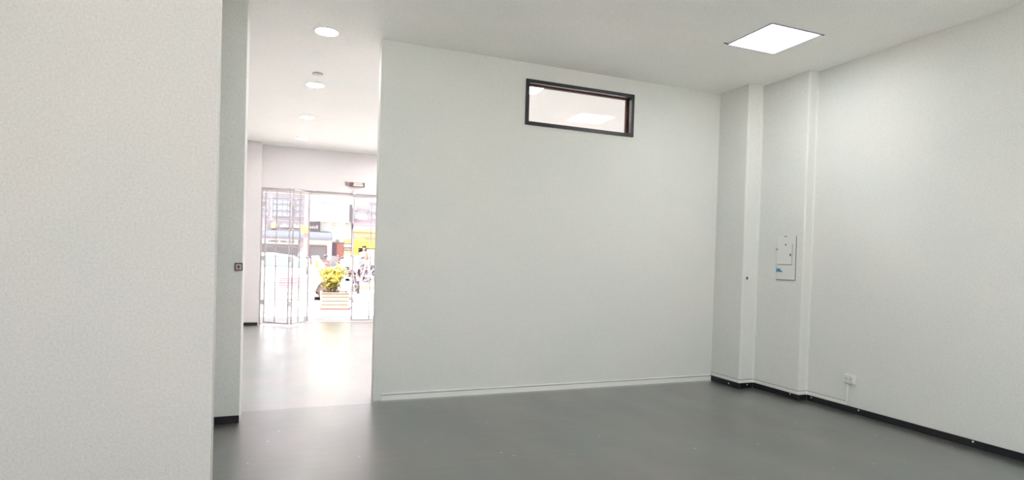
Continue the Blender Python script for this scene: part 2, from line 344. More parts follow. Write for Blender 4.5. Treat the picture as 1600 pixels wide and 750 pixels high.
for x, y, lb in DL:
    if first is None:
        t = first = thing('downlight', lb, 'ceiling light', (x, y, H), 'round downlights in a row on the shop ceiling')
        bm = BM(); torus(bm, (x, y, H-.003), .112, .007, 'z', 40, 8); obj('trim_ring', bm, 'whitep', t, True)
        bm = BM(); bmesh.ops.create_cone(bm, cap_ends=True, segments=40, radius1=.108, radius2=.108, depth=.006, matrix=Matrix.Translation((x, y, H-.005))); obj('diffuser', bm, 'down', t)
    else:
        t = copy_tree(first); t.location = (x, y, H); t['label'] = lb
t = thing('smoke_detector', 'small pale flat smoke detector on the shop ceiling between two round downlights', 'smoke detector', (.335, 7.49, H))
bm = BM(); tube(bm, (.335, 7.49, H), (.335, 7.49, H-.012), .062, 24); obj('base', bm, 'lens', t, True)
bm = BM(); tube(bm, (.335, 7.49, H-.012), (.335, 7.49, H-.036), .052, 24, .040); obj('cover', bm, 'whitep', t, True)

# ------------------------------------------------------------------ wall fittings
t = thing('wall_switch', 'small square switch with black rim and dark red mark on the narrow left wall', 'switch', (-.359, 5.53, 1.355))
cx, cz = -.3615, 1.3555
obj('back_box', bbox(cx-.031, cx+.031, 5.512, 5.53, cz-.033, cz+.033, .003), 'black', t)
obj('cover_plate', bbox(cx-.024, cx+.024, 5.507, 5.512, cz-.026, cz+.024, .001, 1), mat('switch_plate', (.45, .40, .38), .5), t)
obj('rocker', prism(BM(), [(cx-.014, cz+.010), (cx+.016, cz+.010), (cx+.004, cz-.008), (cx+.003, cz-.020), (cx-.003, cz-.020), (cx-.004, cz-.008)], 5.502, 5.507), 'red', t)

t = thing('electrical_panel', 'white painted flush distribution board cover with blue sticker on the right column', 'electrical panel', (5.385, 5.055, 1.335))
X = 5.385; a0, a1, b0, b1 = 4.918, 5.192, 1.337, 1.845
obj('backplate', bbox(X-.004, X, a0, a1, b0, b1), 'gap', t)
obj('cover', bbox(X-.011, X-.004, a0+.0035, a1+.002, b0+.005, b1+.004, .002), 'pbox', t)
obj('door_gap', bbox(X-.0125, X-.011, 4.962, 5.168, 1.513, 1.749), 'gap', t)
d = obj('door', bbox(X-.018, X-.0125, 4.965, 5.170, 1.517, 1.752, .0015), 'pbox', t)
obj('latch', bbox(X-.022, X-.018, 4.974, 4.990, 1.612, 1.640, .002), 'mark', d)
for y, z in ((5.054, 1.743), (5.176, 1.690)):
    bm = BM(); ball(bm, (X-.019, y, z), .0095, .5, 1, 1, 10, 6); obj('screw', bm, 'mark', t, True)
obj('slot', bbox(X-.0135, X-.011, 5.045, 5.085, 1.836, 1.843), 'gap', t)
obj('sticker', prism(BM(), [(5.182, 1.468), (5.125, 1.464), (5.125, 1.448), (5.10, 1.440), (5.10, 1.425), (5.150, 1.428), (5.155, 1.440), (5.162, 1.424), (5.182, 1.426)], -.0125, -.011), 'blue', t)
st = t.children[-1]
# the sticker polygon was laid in x,z: turn it onto the column face (y,z)
wp = parent_world(t)
for v in st.data.vertices:
    g = v.co + wp; v.co = Vector((X + g.y, g.x, g.z)) - wp
t = thing('cable_outlet', 'small dark brown round outlet low on the narrow right corner step', 'outlet', (5.223, 5.49, 1.338))
bm = BM(); tube(bm, (5.223, 5.49, 1.338), (5.223, 5.482, 1.338), .021, 20); obj('rim', bm, 'whitep', t, True)
bm = BM(); ball(bm, (5.223, 5.481, 1.338), .016, 1, .5, 1.25, 14, 8); obj('plug', bm, 'mark', t, True)

t = thing('wall_socket', 'white surface mounted socket low on the right wall above the skirting', 'socket', (5.507, 4.283, .30))
obj('box', bbox(5.475, 5.507, 4.226, 4.340, .300, .386, .004), 'whitep', t)
obj('face_plate', bbox(5.470, 5.475, 4.232, 4.334, .308, .384, .002), 'pbox', t)
for y in (4.258, 4.308):
    obj('receptacle', boxes((5.4685, 5.470, y-.010, y-.006, .342, .358), (5.4685, 5.470, y+.006, y+.010, .342, .358), (5.4685, 5.470, y-.003, y+.003, .326, .333)), 'gap', t)
t = thing('cable_raceway', 'thin white cable duct along the top of the skirting, rising to the socket', 'cable duct', (5.507, 4.8, .066))
RWP = [(5.165, 5.985), (5.165, 5.49), (5.385, 5.49), (5.385, 4.82), (5.507, 4.82), (5.507, 4.305)]
obj('duct', strip(RWP, 0, -.016, .0665, .100), 'whitep', t, True)
obj('seam', strip(RWP, 0, -.005, .100, .106), 'seam', t, True)
obj('riser', bbox(5.493, 5.507, 4.305, 4.325, .092, .300, .002), 'whitep', t)
tag(obj('cable_raceway', bbox(.955, 5.149, YB-.014, YB, .058, .074, .003), 'whitep'), 'thin white cable duct running above the white skirting of the back partition', 'cable duct')

# exit light on the header
t = thing('emergency_light', 'red brown and white emergency light with twin lamps above the shop doorway', 'emergency light', (1.44, 12.97, 2.95))
obj('body', bbox(1.292, 1.600, 12.915, 12.97, 2.945, 3.035, .006), 'signr', t)
obj('face', prism(BM(), [(1.355, 3.026), (1.545, 3.026), (1.560, 2.990), (1.572, 2.954), (1.352, 2.954), (1.352, 2.972), (1.372, 2.990), (1.370, 3.008)], 12.908, 12.915), mat('sign_white', (.62, .60, .60), .4), t)
obj('lettering', boxes(*[(1.405+i*.028, 1.420+i*.028, 12.905, 12.908, 2.984+(.004 if i % 2 else 0), 3.004) for i in range(5)]), 'lens', t)
obj('rim_strip', boxes((1.36, 1.56, 12.906, 12.915, 3.027, 3.035), (1.36, 1.56, 12.906, 12.915, 2.945, 2.953)), 'lens', t)
for k, (x, z) in enumerate(((1.215, 3.000), (1.258, 2.995))):
    bm = BM(); tube(bm, (x-.012, 12.92, z+.030), (x+.016, 12.95, z-.035), .020, 12, .013); ball(bm, (x-.008, 12.90, z+.022), .022); obj('lamp_head', bm, 'lens', t, True)
obj('bracket', boxes((1.205, 1.292, 12.945, 12.97, 2.962, 2.978)), 'lens', t)

# ------------------------------------------------------------------ folding gates
def gate_leaf(t, A, B, z1, post, rungs, bars, thin=False):
    A = Vector(A); B = Vector(B); d = (B-A).normalized(); z0 = .035
    pw = .017 if not thin else .010
    bm = BM()
    for P in (A+d*pw, B-d*pw): obar(bm, (P.x, P.y, z0), (P.x, P.y, z1), pw, .014)
    for z in (z0+.012, z1-.012): obar(bm, (A.x, A.y, z), (B.x, B.y, z), .012, .012)
    leaf = obj('gate_leaf', bm, 'gate', t)
    for f in bars:
        P = A.lerp(B, f); obj('upright_bar', obar(BM(), (P.x, P.y, z0), (P.x, P.y, z1), .011, .011), 'gate', leaf)
    for k in range(1, rungs):
        z = z0 + (z1-z0)*k/rungs
        a = A+d*pw*2; b = B-d*pw*2
        obj('rung', tube(BM(), (a.x, a.y, z), (b.x, b.y, z), .0042, 6), 'gate', leaf)
    return leaf
t = thing('folding_gate', 'grey folding metal gate standing half open at the left of the shopfront', 'gate', (-.44, 12.9, 0))
obj('post', boxes((-.457, -.425, 12.86, 12.95, 0, 2.78)), 'gate', t)
l1 = gate_leaf(t, (-.375, 12.87), (.105, 12.42), 2.76, 0, 14, (.46,))
l2 = gate_leaf(t, (.150, 12.42), (.490, 13.00), 2.76, 0, 14, (.42,))
struct('trim_3', boxes((-.457, 3.5, 12.99, 13.05, 0, .008)), 'rail')
for z in (.45, 1.35, 2.45):
    obj('hinge', bbox(-.428, -.372, 12.862, 12.885, z-.05, z+.05, .004), 'rail', t)
    obj('hinge', bbox(.100, .156, 12.405, 12.425, z-.05, z+.05, .004), 'rail', t)
obj('lock_box', bbox(.436, .470, 12.90, 12.94, 1.02, 1.16, .004), 'gate', t)
obj('drop_bolt', tube(BM(), (.440, 12.90, .03), (.440, 12.90, .42), .008), 'gate', t)
t = thing('folding_gate', 'thin grey metal gate leaf at the right of the shopfront by the partition edge', 'gate', (1.385, 13.0, 0))
gate_leaf(t, (1.385, 13.0), (2.15, 13.0), 2.745, 0, 14, (.5,), True)
obj('pivot_bracket', boxes((1.355, 1.43, 12.94, 12.97, 2.775, 2.835), (1.375, 1.395, 12.93, 12.96, 2.83, 2.87)), 'rail', t)
obj('latch', bbox(1.40, 1.44, 12.97, 12.99, .44, .47, .003), 'decal', t)

# ------------------------------------------------------------------ outdoors: ground
struct('road', bbox(-14, 22, 17.2, 24.5, -.35, -.001), 'street')
struct('pavement_near', bbox(-14, 22, 13.25, 17.2, -.35, -.0005), 'pave')
struct('pavement_far', bbox(-14, 22, 24.66, 44, -.35, .16), 'pave')
struct('kerb_far', bbox(-14, 22, 24.5, 24.66, -.35, .17, .01), 'kerb')
# outside skin of the shop, so the front is a building from other places too
struct('shop_facade', boxes((-7, -1.0, 12.97, 13.25, 0, 4.6), (5.8, 12, 12.97, 13.25, 0, 4.6), (-1.0, 5.8, 12.97, 13.25, H+.25, 4.6)), 'bldg')

# planter with slatted sides
t = thing('planter_box', 'pinkish slatted planter box on the pavement outside the shop doorway', 'planter', (1.285, 16.15, 0))
obj('base', bbox(.905, 1.665, 15.78, 16.54, 0, .035, .005), 'pbase', t)
obj('liner', boxes((.965, 1.595, 15.84, 16.47, .035, .40)), 'pbase', t)
for k in range(4):
    z0 = .04 + k*.100; z1 = z0+.088
    obj('slat', bbox(.935, 1.625, 15.80, 15.83, z0, z1, .004), 'plas', t)
    obj('slat', bbox(.935, 1.625, 16.48, 16.51, z0, z1, .004), 'plas', t)
    obj('slat', bbox(.935, .962, 15.83, 16.48, z0, z1, .004), 'plas', t)
    obj('slat', bbox(1.598, 1.625, 15.83, 16.48, z0, z1, .004), 'plas', t)
obj('rim', boxes((.925, 1.635, 15.79, 15.845, .438, .460), (.925, 1.635, 16.465, 16.52, .438, .460), (.925, .975, 15.845, 16.465, .438, .460), (1.585, 1.635, 15.845, 16.465, .438, .460)), 'plas', t)
obj('soil', boxes((.962, 1.598, 15.83, 16.48, .38, .415)), 'soil', t)
# croton
t = thing('croton_plant', 'bushy yellow green leafy plant growing in the slatted planter', 'plant', (1.25, 16.15, .41))
def leaf_bm(L, Wd):
    bm = BM(); n = 5; rows = []
    for i in range(n+1):
        u = i/n; wv = Wd*math.sin(PI*min(1, .08+u*.92))**.8*(1-u*.15); z = -.22*L*u*u
        rows.append([bm.verts.new((u*L, -wv, z+.18*wv)), bm.verts.new((u*L, 0, z)), bm.verts.new((u*L, wv, z+.18*wv))])
    for i in range(n):
        for j in range(2): bm.faces.new((rows[i][j], rows[i+1][j], rows[i+1][j+1], rows[i][j+1]))
    me = bpy.data.meshes.new('leaf'); bm.to_mesh(me); bm.free()
    for p in me.polygons: p.use_smooth = True
    return me
leafm = []
for mm_ in ('leafy', 'leafy', 'leafg', 'leafw'):
    me = leaf_bm(.20, .027); me.materials.append(M[mm_]); leafm.append(me)
stems = []
base = Vector((1.25, 16.15, .41))
bm = BM()
for k in range(16):
    a = random.uniform(0, 2*PI); r0 = random.uniform(.02, .22)
    p0 = base + Vector((r0*math.cos(a)-.02, r0*math.sin(a), 0))
    lean = Vector((math.cos(a)*random.uniform(.05, .26), math.sin(a)*random.uniform(.05, .2), random.uniform(.42, .86)))
    mid = p0 + lean*.5 + Vector((0, 0, .05)); tip = p0+lean
    tube(bm, p0, mid, .010, 6, .008); tube(bm, mid, tip, .008, 6, .004); stems.append((p0, mid, tip))
obj('stem', bm, 'stem', t, kind='stuff')
cnt = 0
for k in range(290):
    p0, mid, tip = stems[k % len(stems)]
    u = random.uniform(.12, 1.0); P = p0.lerp(mid, u*2) if u < .5 else mid.lerp(tip, u*2-1)
    o = bpy.data.objects.new('leaf', leafm[random.choice((0, 0, 1, 2, 3)) if u > .4 else random.choice((0, 2, 2, 2))]); link(o); o.parent = t
    o.location = P-base; s = random.uniform(.85, 1.6) if u > .3 else random.uniform(.6, 1.0)
    o.scale = (s, s*1.1, s); o.rotation_euler = (random.uniform(-.5, .5), -random.uniform(.15, 1.15), random.uniform(0, 2*PI))

# ------------------------------------------------------------------ car
def arch(cx, cz, r, a0, a1, n=12): return [(cx+r*math.cos(a0+(a1-a0)*i/n), cz+r*math.sin(a0+(a1-a0)*i/n)) for i in range(n+1)]
YN, YF = 18.95, 20.55
XF, XR = 1.28, -1.22          # wheel centres (front, rear)
t = thing('parked_car', 'white hatchback car parked side-on in the road outside the shop gate', 'car', (0, 19.75, 0))
prof = [(2.02, .30), (2.04, .55), (1.98, .72), (1.55, .88), (.98, .98), (-1.95, 1.02), (-2.03, .75), (-2.05, .35), (-1.98, .03)]
prof += arch(XR, .30, .37, PI+.1, -.1, 10) + [(XR+.37, .02), (XF-.37, .02)] + arch(XF, .30, .37, PI+.1, -.1, 10) + [(1.70, .03)]
bm = prism(BM(), prof, YN, YF)
ed = [e for e in bm.edges if all(abs(v.co.y-YN) < 1e-5 for v in e.verts) or all(abs(v.co.y-YF) < 1e-5 for v in e.verts)]
bmesh.ops.bevel(bm, geom=ed, offset=.045, segments=3, profile=.6, affect='EDGES')
obj('body', bm, 'carw', t, True)
gp = [(1.02, .96), (.25, 1.38), (-.30, 1.45), (-1.20, 1.42), (-1.75, 1.26), (-1.97, 1.00)]
bm = BM(); va = []; vb = []
for x, z in gp:
    k = (z-.96)*.30
    va.append(bm.verts.new((x, YN+.05+k, z))); vb.append(bm.verts.new((x, YF-.05-k, z)))
bm.faces.new(va); bm.faces.new(vb[::-1])
for i in range(len(gp)):
    j = (i+1) % len(gp); bm.faces.new((va[i], va[j], vb[j], vb[i]))
bmesh.ops.bevel(bm, geom=[e for e in bm.edges], offset=.02, segments=2, affect='EDGES')
obj('cabin', bm, 'carw', t, True)
def side_glass(pts, name='side_window', m='carg', off=.004, parent=None):
    bm = BM(); a = []; b = []
    for x, z in pts:
        k = (z-.96)*.30; a.append(bm.verts.new((x, YN+.05+k-off-.006, z))); b.append(bm.verts.new((x, YN+.05+k+.004, z)))
    bm.faces.new(a); bm.faces.new(b[::-1])
    for i in range(len(pts)):
        j = (i+1) % len(pts); bm.faces.new((a[i], a[j], b[j], b[i]))
    return obj(name, bm, m, parent or t)
side_glass([(.78, 1.03), (.22, 1.31), (-.20, 1.37), (-.22, 1.03)])
side_glass([(-.32, 1.03), (-.32, 1.375), (-1.10, 1.35), (-1.18, 1.03)])
side_glass([(-1.26, 1.05), (-1.22, 1.33), (-1.55, 1.22), (-1.66, 1.06)])
side_glass([(-.31, 1.03), (-.23, 1.03), (-.23, 1.38), (-.31, 1.385)], 'door_pillar', 'mblue', .002)
side_glass([(.86, .99), (.86, 1.02), (-1.72, 1.04), (-1.72, 1.00)], 'belt_trim', 'trim', .003)
bm = BM(); q = [(.99, .99, 0), (.29, 1.365, 0)]
va = [bm.verts.new((x, y, z)) for x, y, z in ((1.00, YN+.13, .985), (1.00, YF-.13, .985), (.29, YF-.22, 1.372), (.29, YN+.22, 1.372))]
vb = [bm.verts.new(v.co + Vector((.012, 0, .016))) for v in va]
bm.faces.new(va); bm.faces.new(vb[::-1])
for i in range(4): bm.faces.new((va[i], va[(i+1) % 4], vb[(i+1) % 4], vb[i]))
obj('windscreen', bm, 'carg', t)
for xc in (XF, XR):
    for yc in (YN+.11, YF-.11):
        bm = BM(); torus(bm, (xc, yc, .30), .225, .078, 'y', 28, 10)
        wv = obj('wheel', bm, 'tyre', t, True)
        bm = BM(); tube(bm, (xc, yc-.05, .30), (xc, yc+.05, .30), .165, 20)
        for k in range(5):
            a = 2*PI*k/5; obar(bm, (xc, yc-.055 if yc < 19.7 else yc+.055, .30), (xc+.15*math.cos(a), yc-.055 if yc < 19.7 else yc+.055, .30+.15*math.sin(a)), .02, .012)
        obj('hubcap', bm, 'rim', wv, True)
for xc in (XF, XR): obj('wheel_arch_lining', prism(BM(), arch(xc, .30, .372, PI+.1, -.1, 12), YN+.03, YN+.30), 'tyre', t)
obj('door_handle', bbox(-.13, .07, YN-.022, YN+.004, .800, .835, .006), 'trim', t)
obj('door_handle', bbox(-1.05, -.86, YN-.022, YN+.004, .800, .835, .006), 'trim', t)
obj('side_trim', boxes((XR+.42, XF-.42, YN-.008, YN+.004, .545, .56)), 'trim', t)
obj('side_sill', boxes((XR+.38, XF-.38, YN-.01, YN+.02, .215, .235)), 'trim', t)
obj('wing_mirror', bbox(.70, .84, YN-.16, YN-.01, 1.00, 1.12, .02), 'carw', t)
dc = obj('door_decal', boxes((-.12, .50, YN-.006, YN+.003, .385, .715)), 'decalp', t, label='pink and red striped advert on the car door')
for k in range(5): obj('stripe', boxes((-.12, .50, YN-.008, YN-.005, .395+k*.066, .420+k*.066)), 'decal', dc)
obj('headlamp', bbox(1.80, 2.03, YN+.0, YN+.30, .60, .72, .02), 'wht', t)
obj('bumper', bbox(1.85, 2.09, YN+.06, YF-.06, .26, .46, .03), 'trim', t)

# ------------------------------------------------------------------ motorcycles
def motorcycle(label, loc, rz, body, group=None, s=1.0, screen=False):
    t = bpy.data.objects.new('motorcycle', None); link(t); tag(t, label, 'motorcycle', group)
    for x in (-.62, .62):
        bm = BM(); torus(bm, (x, 0, .30), .255, .045, 'y', 20, 8); wv = obj('wheel', bm, 'mdark', t, True)
        bm = BM(); tube(bm, (x, -.05, .30), (x, .05, .30), .05, 10)
        for k in range(6):
            a = PI*k/3; tube(bm, (x, 0, .30), (x+.22*math.cos(a), 0, .30+.22*math.sin(a)), .008, 5)
        obj('hub', bm, 'chrome', wv, True)
    bm = BM()
    for y in (-.07, .07): tube(bm, (.62, y, .30), (.40, y, .88), .022, 8)
    obj('fork', bm, 'chrome', t, True)
    bm = BM(); tube(bm, (.37, 0, .86), (-.05, 0, .42), .03); tube(bm, (-.05, 0, .42), (-.62, 0, .31), .025); tube(bm, (.37, 0, .80), (-.45, 0, .68), .025); obj('frame', bm, 'mdark', t, True)
    bm = BM(); box(bm, -.12, .22, -.11, .11, .32, .56); tube(bm, (.10, 0, .40), (.24, 0, .66), .085, 12); obj('engine', bm, 'chrome', t)
    bm = BM(); ball(bm, (.16, 0, .80), .17, 1.35, .75, .70, 16, 10); obj('fuel_tank', bm, body, t, True)
    bm = prism(BM(), [(-.02, .76), (-.10, .80), (-.45, .81), (-.72, .90), (-.74, .86), (-.45, .72), (-.05, .70)], -.12, .12); bmesh.ops.bevel(bm, geom=bm.edges[:], offset=.015, segments=2, affect='EDGES'); obj('seat', bm, 'mdark', t, True)
    bm = BM(); prism(bm, [(-.35, .72), (-.80, .88), (-.86, .82), (-.62, .66), (-.35, .60)], -.09, .09); obj('tail_fairing', bm, body, t)
    bm = BM()
    for k in range(7):
        a = math.radians(25+k*22); b = math.radians(25+(k+1)*22); r = .325
        obar(bm, (.62+r*math.cos(a), 0, .30+r*math.sin(a)), (.62+r*math.cos(b), 0, .30+r*math.sin(b)), .06, .008)
    obj('front_mudguard', bm, body, t)
    bm = BM(); tube(bm, (.36, -.34, 1.02), (.42, -.10, .94), .014, 8); tube(bm, (.42, -.10, .94), (.42, .10, .94), .014, 8); tube(bm, (.42, .10, .94), (.36, .34, 1.02), .014, 8); obj('handlebar', bm, 'chrome', t, True)
    for y in (-.26, .26):
        bm = BM(); tube(bm, (.39, y, .99), (.44, y*1.15, 1.20), .007, 6); ball(bm, (.44, y*1.15, 1.23), .055, .4, 1.2, .8); obj('mirror', bm, 'mdark', t, True)
    bm = BM(); ball(bm, (.50, 0, .84), .10, .8, 1, 1); obj('headlamp', bm, 'mwhite', t, True)
    bm = BM(); tube(bm, (.10, .12, .34), (-.70, .16, .38), .035, 10, .05); obj('exhaust', bm, 'chrome', t, True)
    bm = BM(); tube(bm, (-.02, -.10, .36), (-.12, -.26, .02), .014, 6); obj('side_stand', bm, 'mdark', t, True)
    if screen:
        bm = BM(); rows = []
        for i in range(6):
            u = i/5; rows.append([bm.verts.new((.56-.20*u-.05*abs(j-2)**1.5*.3, (j-2)*.095*(1-.35*u), .84+.42*u)) for j in range(5)])
        for i in range(5):
            for j in range(4): bm.faces.new((rows[i][j], rows[i+1][j], rows[i+1][j+1], rows[i][j+1]))
        bmesh.ops.solidify(bm, geom=bm.faces[:], thickness=.008); obj('windscreen', bm, 'mwhite', t, True)
        obj('top_box', bbox(-.98, -.60, -.16, .16, .92, 1.16, .04), 'mwhite' if body == 'mblue' else body, t)
        bm = BM(); ball(bm, (-.79, 0, 1.25), .12, 1.1, .95, 1, 16, 10); obj('helmet', bm, 'mwhite', t, True)
    t.location = loc; t.rotation_euler = (math.radians(5), 0, rz); t.scale = (s, s, s)
    return t
G2 = 'motorcycles parked along the far kerb'
motorcycle('white faired motorcycle just past the white car bonnet, nearest to the pink street pole', (1.02, 22.0, .0), math.radians(-70), 'mwhite', None, 1.1, True)
motorcycle('blue grey motorcycle parked between the white motorcycle and the red one behind the plant', (1.80, 22.6, .0), math.radians(105), 'mblue', None, 1.1, True)
motorcycle('red motorcycle behind the planter foliage, in front of the far red door', (2.55, 23.1, .0), math.radians(-85), 'mred', None, 1.08, True)
motorcycle('white motorcycle on the far pavement behind the planter foliage', (2.70, 27.2, .16), math.radians(-100), 'mwhite')
motorcycle('dark motorcycle on the far pavement beside the pink ladder, under the yellow fascia', (4.15, 27.2, .16), math.radians(-20), 'mdark')
motorcycle('blue motorcycle on the far pavement, rightmost one before the partition edge', (4.75, 28.4, .16), math.radians(-160), 'mblue')

# ------------------------------------------------------------------ pole with yellow sign, pink a-frame ladder, tarpaulin
t = thing('street_pole', 'pale pink street pole with a square yellow sign behind the folding gate', 'pole', (.92, 24.0, 0))
obj('base', bbox(.68, .96, 24.75, 25.05, .16, 1.16, .01), 'cream', t)
t.location = (.82, 24.9, .16)
for c in t.children: c.location = (0, 0, 0)
t2 = t
for c in list(t2.children): bpy.data.objects.remove(c, do_unlink=True)
obj('base', bbox(.66, .98, 24.75, 25.05, .16, 1.25, .02), 'cream', t2)
obj('shaft', tube(BM(), (.82, 24.9, 1.25), (.82, 24.9, 6.2), .10, 14, .085), 'pinkw', t2, True)
obj('sign_plate', bbox(.58, .93, 24.76, 24.80, 2.25, 2.57, .01), 'yelsign', t2)
bm = BM(); tube(bm, (.82, 24.9, 6.1), (.82, 23.6, 6.5), .04); obj('arm', bm, 'pinkw', t2, True)
t = thing('folding_ladder', 'pink A-shaped folding trestle standing before the yellow shop', 'ladder', (3.55, 27.0, .16))
bm = BM()
for y in (26.8, 27.2):
    pass
obj('front_leg', obar(BM(), (3.50, 26.75, 1.15), (3.80, 26.70, .16), .04, .04), 'pinkl', t)
obj('front_leg', obar(BM(), (3.48, 26.75, 1.15), (3.20, 26.70, .16), .04, .04), 'pinkl', t)
obj('rear_leg', obar(BM(), (3.50, 26.85, 1.15), (3.72, 27.25, .16), .03, .03), 'pinkl', t)
obj('rear_leg', obar(BM(), (3.48, 26.85, 1.15), (3.28, 27.25, .16), .03, .03), 'pinkl', t)
obj('top_plate', bbox(3.38, 3.60, 26.70, 26.90, 1.14, 1.20, .01), 'pinkl', t)
for k in range(2):
    z = .50+k*.30; obj('rung', obar(BM(), (3.30+k*.09, 26.72, z), (3.68-k*.09, 26.72, z), .02, .02), 'pinkl', t)
bm.free()
tag(obj('plastic_crate', bbox(3.02, 3.42, 27.9, 28.4, 1.06, 1.40, .04), 'bluec'), 'light blue plastic crate on a stand beside the pink trestle', 'crate')
t = thing('display_stand', 'pale stand carrying the light blue crate before the yellow shop', 'stand', (3.22, 28.15, .16))
obj('shelf', bbox(3.0, 3.44, 27.85, 28.45, 1.02, 1.06), 'pinks', t)
for x in (3.03, 3.41):
    for y in (27.88, 28.42): obj('leg', boxes((x-.02, x+.02, y-.02, y+.02, .16, 1.02)), 'pinks', t)

# ------------------------------------------------------------------ person in the yellow shop doorway
t = thing('person', 'person with dark hair in a beige pink shirt standing in the yellow shop doorway', 'person', (3.66, 29.2, .16))
me = bpy.data.meshes.new('body')
J = {'pel': (0, 0, .90), 'bel': (0, 0, 1.05), 'che': (0, 0, 1.28), 'nec': (0, 0, 1.47), 'hd0': (0, -.01, 1.56), 'hd1': (0, -.015, 1.66),
     'sl': (-.17, 0, 1.38), 'el': (-.23, -.02, 1.10), 'wl': (-.20, -.16, .92), 'sr': (.17, 0, 1.38), 'er': (.23, -.02, 1.10), 'wr': (.20, -.16, .92),
     'hl': (-.09, 0, .86), 'kl': (-.10, -.02, .48), 'al': (-.11, .02, .08), 'fl': (-.12, -.13, .035), 'hr': (.09, 0, .86), 'kr': (.10, -.02, .48), 'ar': (.11, .02, .08), 'fr': (.12, -.13, .035)}
RD = {'pel': .14, 'bel': .125, 'che': .15, 'nec': .055, 'hd0': .085, 'hd1': .095, 'sl': .06, 'el': .043, 'wl': .03, 'sr': .06, 'er': .043, 'wr': .03, 'hl': .09, 'kl': .06, 'al': .04, 'fl': .035, 'hr': .09, 'kr': .06, 'ar': .04, 'fr': .035}
ks = list(J); E_ = [('pel', 'bel'), ('bel', 'che'), ('che', 'nec'), ('nec', 'hd0'), ('hd0', 'hd1'), ('che', 'sl'), ('sl', 'el'), ('el', 'wl'), ('che', 'sr'), ('sr', 'er'), ('er', 'wr'),
     ('pel', 'hl'), ('hl', 'kl'), ('kl', 'al'), ('al', 'fl'), ('pel', 'hr'), ('hr', 'kr'), ('kr', 'ar'), ('ar', 'fr')]
for sgn, wn in ((-1, 'wl'), (1, 'wr')):
    w0 = Vector(J[wn])
    for i in range(4):
        n1, n2 = f'{wn}f{i}', f'{wn}g{i}'; off = (i-1.5)*.018
        J[n1] = tuple(w0+Vector((off, -.075, -.03))); J[n2] = tuple(w0+Vector((off, -.10-.01*(i in (1, 2)), -.075)))
        RD[n1] = .010; RD[n2] = .008; ks += [n1, n2]; E_ += [(wn, n1), (n1, n2)]
    n1 = f'{wn}t'; J[n1] = tuple(w0+Vector((-sgn*.045, -.045, -.03))); RD[n1] = .010; ks.append(n1); E_.append((wn, n1))
me.from_pydata([J[k] for k in ks], [(ks.index(a), ks.index(b)) for a, b in E_], [])
body = bpy.data.objects.new('body', me); link(body); body.parent = t
mo = body.modifiers.new('skin', 'SKIN'); sv = me.skin_vertices[0].data
for i, k in enumerate(ks): sv[i].radius = (RD[k], RD[k]*.85)
sv[0].use_root = True
mo.use_smooth_shade = True
m2 = body.modifiers.new('sub', 'SUBSURF'); m2.levels = 1; m2.render_levels = 1
me.materials.append(M['skin'])
def pl(bm): 
    for v in bm.verts: v.co += Vector((3.66, 29.2, .16))
    return bm
bm = BM(); bmesh.ops.create_cone(bm, cap_ends=True, segments=20, radius1=.185, radius2=.165, depth=.56, matrix=Matrix.Translation((0, 0, 1.13)) @ Matrix.Diagonal((1, .8, 1, 1)))
for s_ in (-1, 1): tube(bm, (s_*.15, 0, 1.40), (s_*.235, -.02, 1.12), .075, 12, .062)
ball(bm, (0, 0, 1.38), .165, 1.1, .75, .45, 16, 8)
obj('shirt', pl(bm), 'shirt', t, True)
bm = BM()
for s_ in (-1, 1): tube(bm, (s_*.10, -.01, .10), (s_*.09, 0, .92), .075, 12, .11)
obj('trousers', pl(bm), 'trousers', t, True)
bm = BM(); ball(bm, (0, .02, 1.665), .112, .95, 1.0, 1.05, 16, 10)
for v in [v for v in bm.verts if v.co.y < -.045 and v.co.z < 1.70]: v.co.y = .0
obj('hair', pl(bm), 'hair', t, True)
bm = BM()
for s_ in (-1, 1): ball(bm, (s_*.032, -.098, 1.635), .010, 1.2, .6, .7, 8, 6)
obj('eyes', pl(bm), 'hair', t, True)
bm = BM(); ball(bm, (0, -.106, 1.605), .014, .8, 1, 1.4, 8, 6); obj('nose', pl(bm), 'skin', t, True)
bm = BM(); ball(bm, (0, -.094, 1.572), .022, 1, .35, .3, 8, 6); obj('mouth', pl(bm), 'redst', t, True)

# ------------------------------------------------------------------ buildings across the street
# left: signboard shop
t = thing('corner_shop_building', 'lilac white two storey building with dark signboard, blue awning and grey shutters', 'building', (-2.5, 30.2, .16))
obj('wall', boxes((-9, 2.18, 30.2, 36, .16, 7.2)), 'bldg', t)
obj('wall', boxes((1.62, 2.18, 30.12, 30.2, 2.53, 3.05)), 'cream', t, label='cream patch of wall right of the signboard')
obj('cornice', boxes((-9, 1.0, 30.10, 30.2, 4.28, 4.42)), 'winf', t)
for x0 in (-7.2, -5.4, -3.6, -1.65, -.60, .38):
    w_ = .92 if x0 < .3 else .48
    f = obj('upper_window', ring(x0, x0+w_, 3.18, 4.12, .05, 30.10, 30.2), 'winf', t)
    obj('pane', boxes((x0+.05, x0+w_-.05, 30.14, 30.19, 3.23, 4.07)), 'wing', f)
    for k in range(1, 4): obj('glazing_bar', boxes((x0+w_*k/4-.015, x0+w_*k/4+.015, 30.11, 30.15, 3.23, 4.07)), 'winf', f)
    for k in range(1, 3): obj('glazing_bar', boxes((x0+.05, x0+w_-.05, 30.11, 30.15, 3.18+.94*k/3-.015, 3.18+.94*k/3+.015)), 'winf', f)
sb = obj('signboard', bbox(-.79, 1.60, 29.95, 30.10, 2.50, 2.99, .01), 'dsign', t)
obj('house_logo', prism(BM(), [(-.60, 2.59), (-.32, 2.60), (-.32, 2.80), (-.45, 2.92), (-.60, 2.79)], 29.93, 29.95), 'lyel', sb)
xs = -.20
random.seed(3)
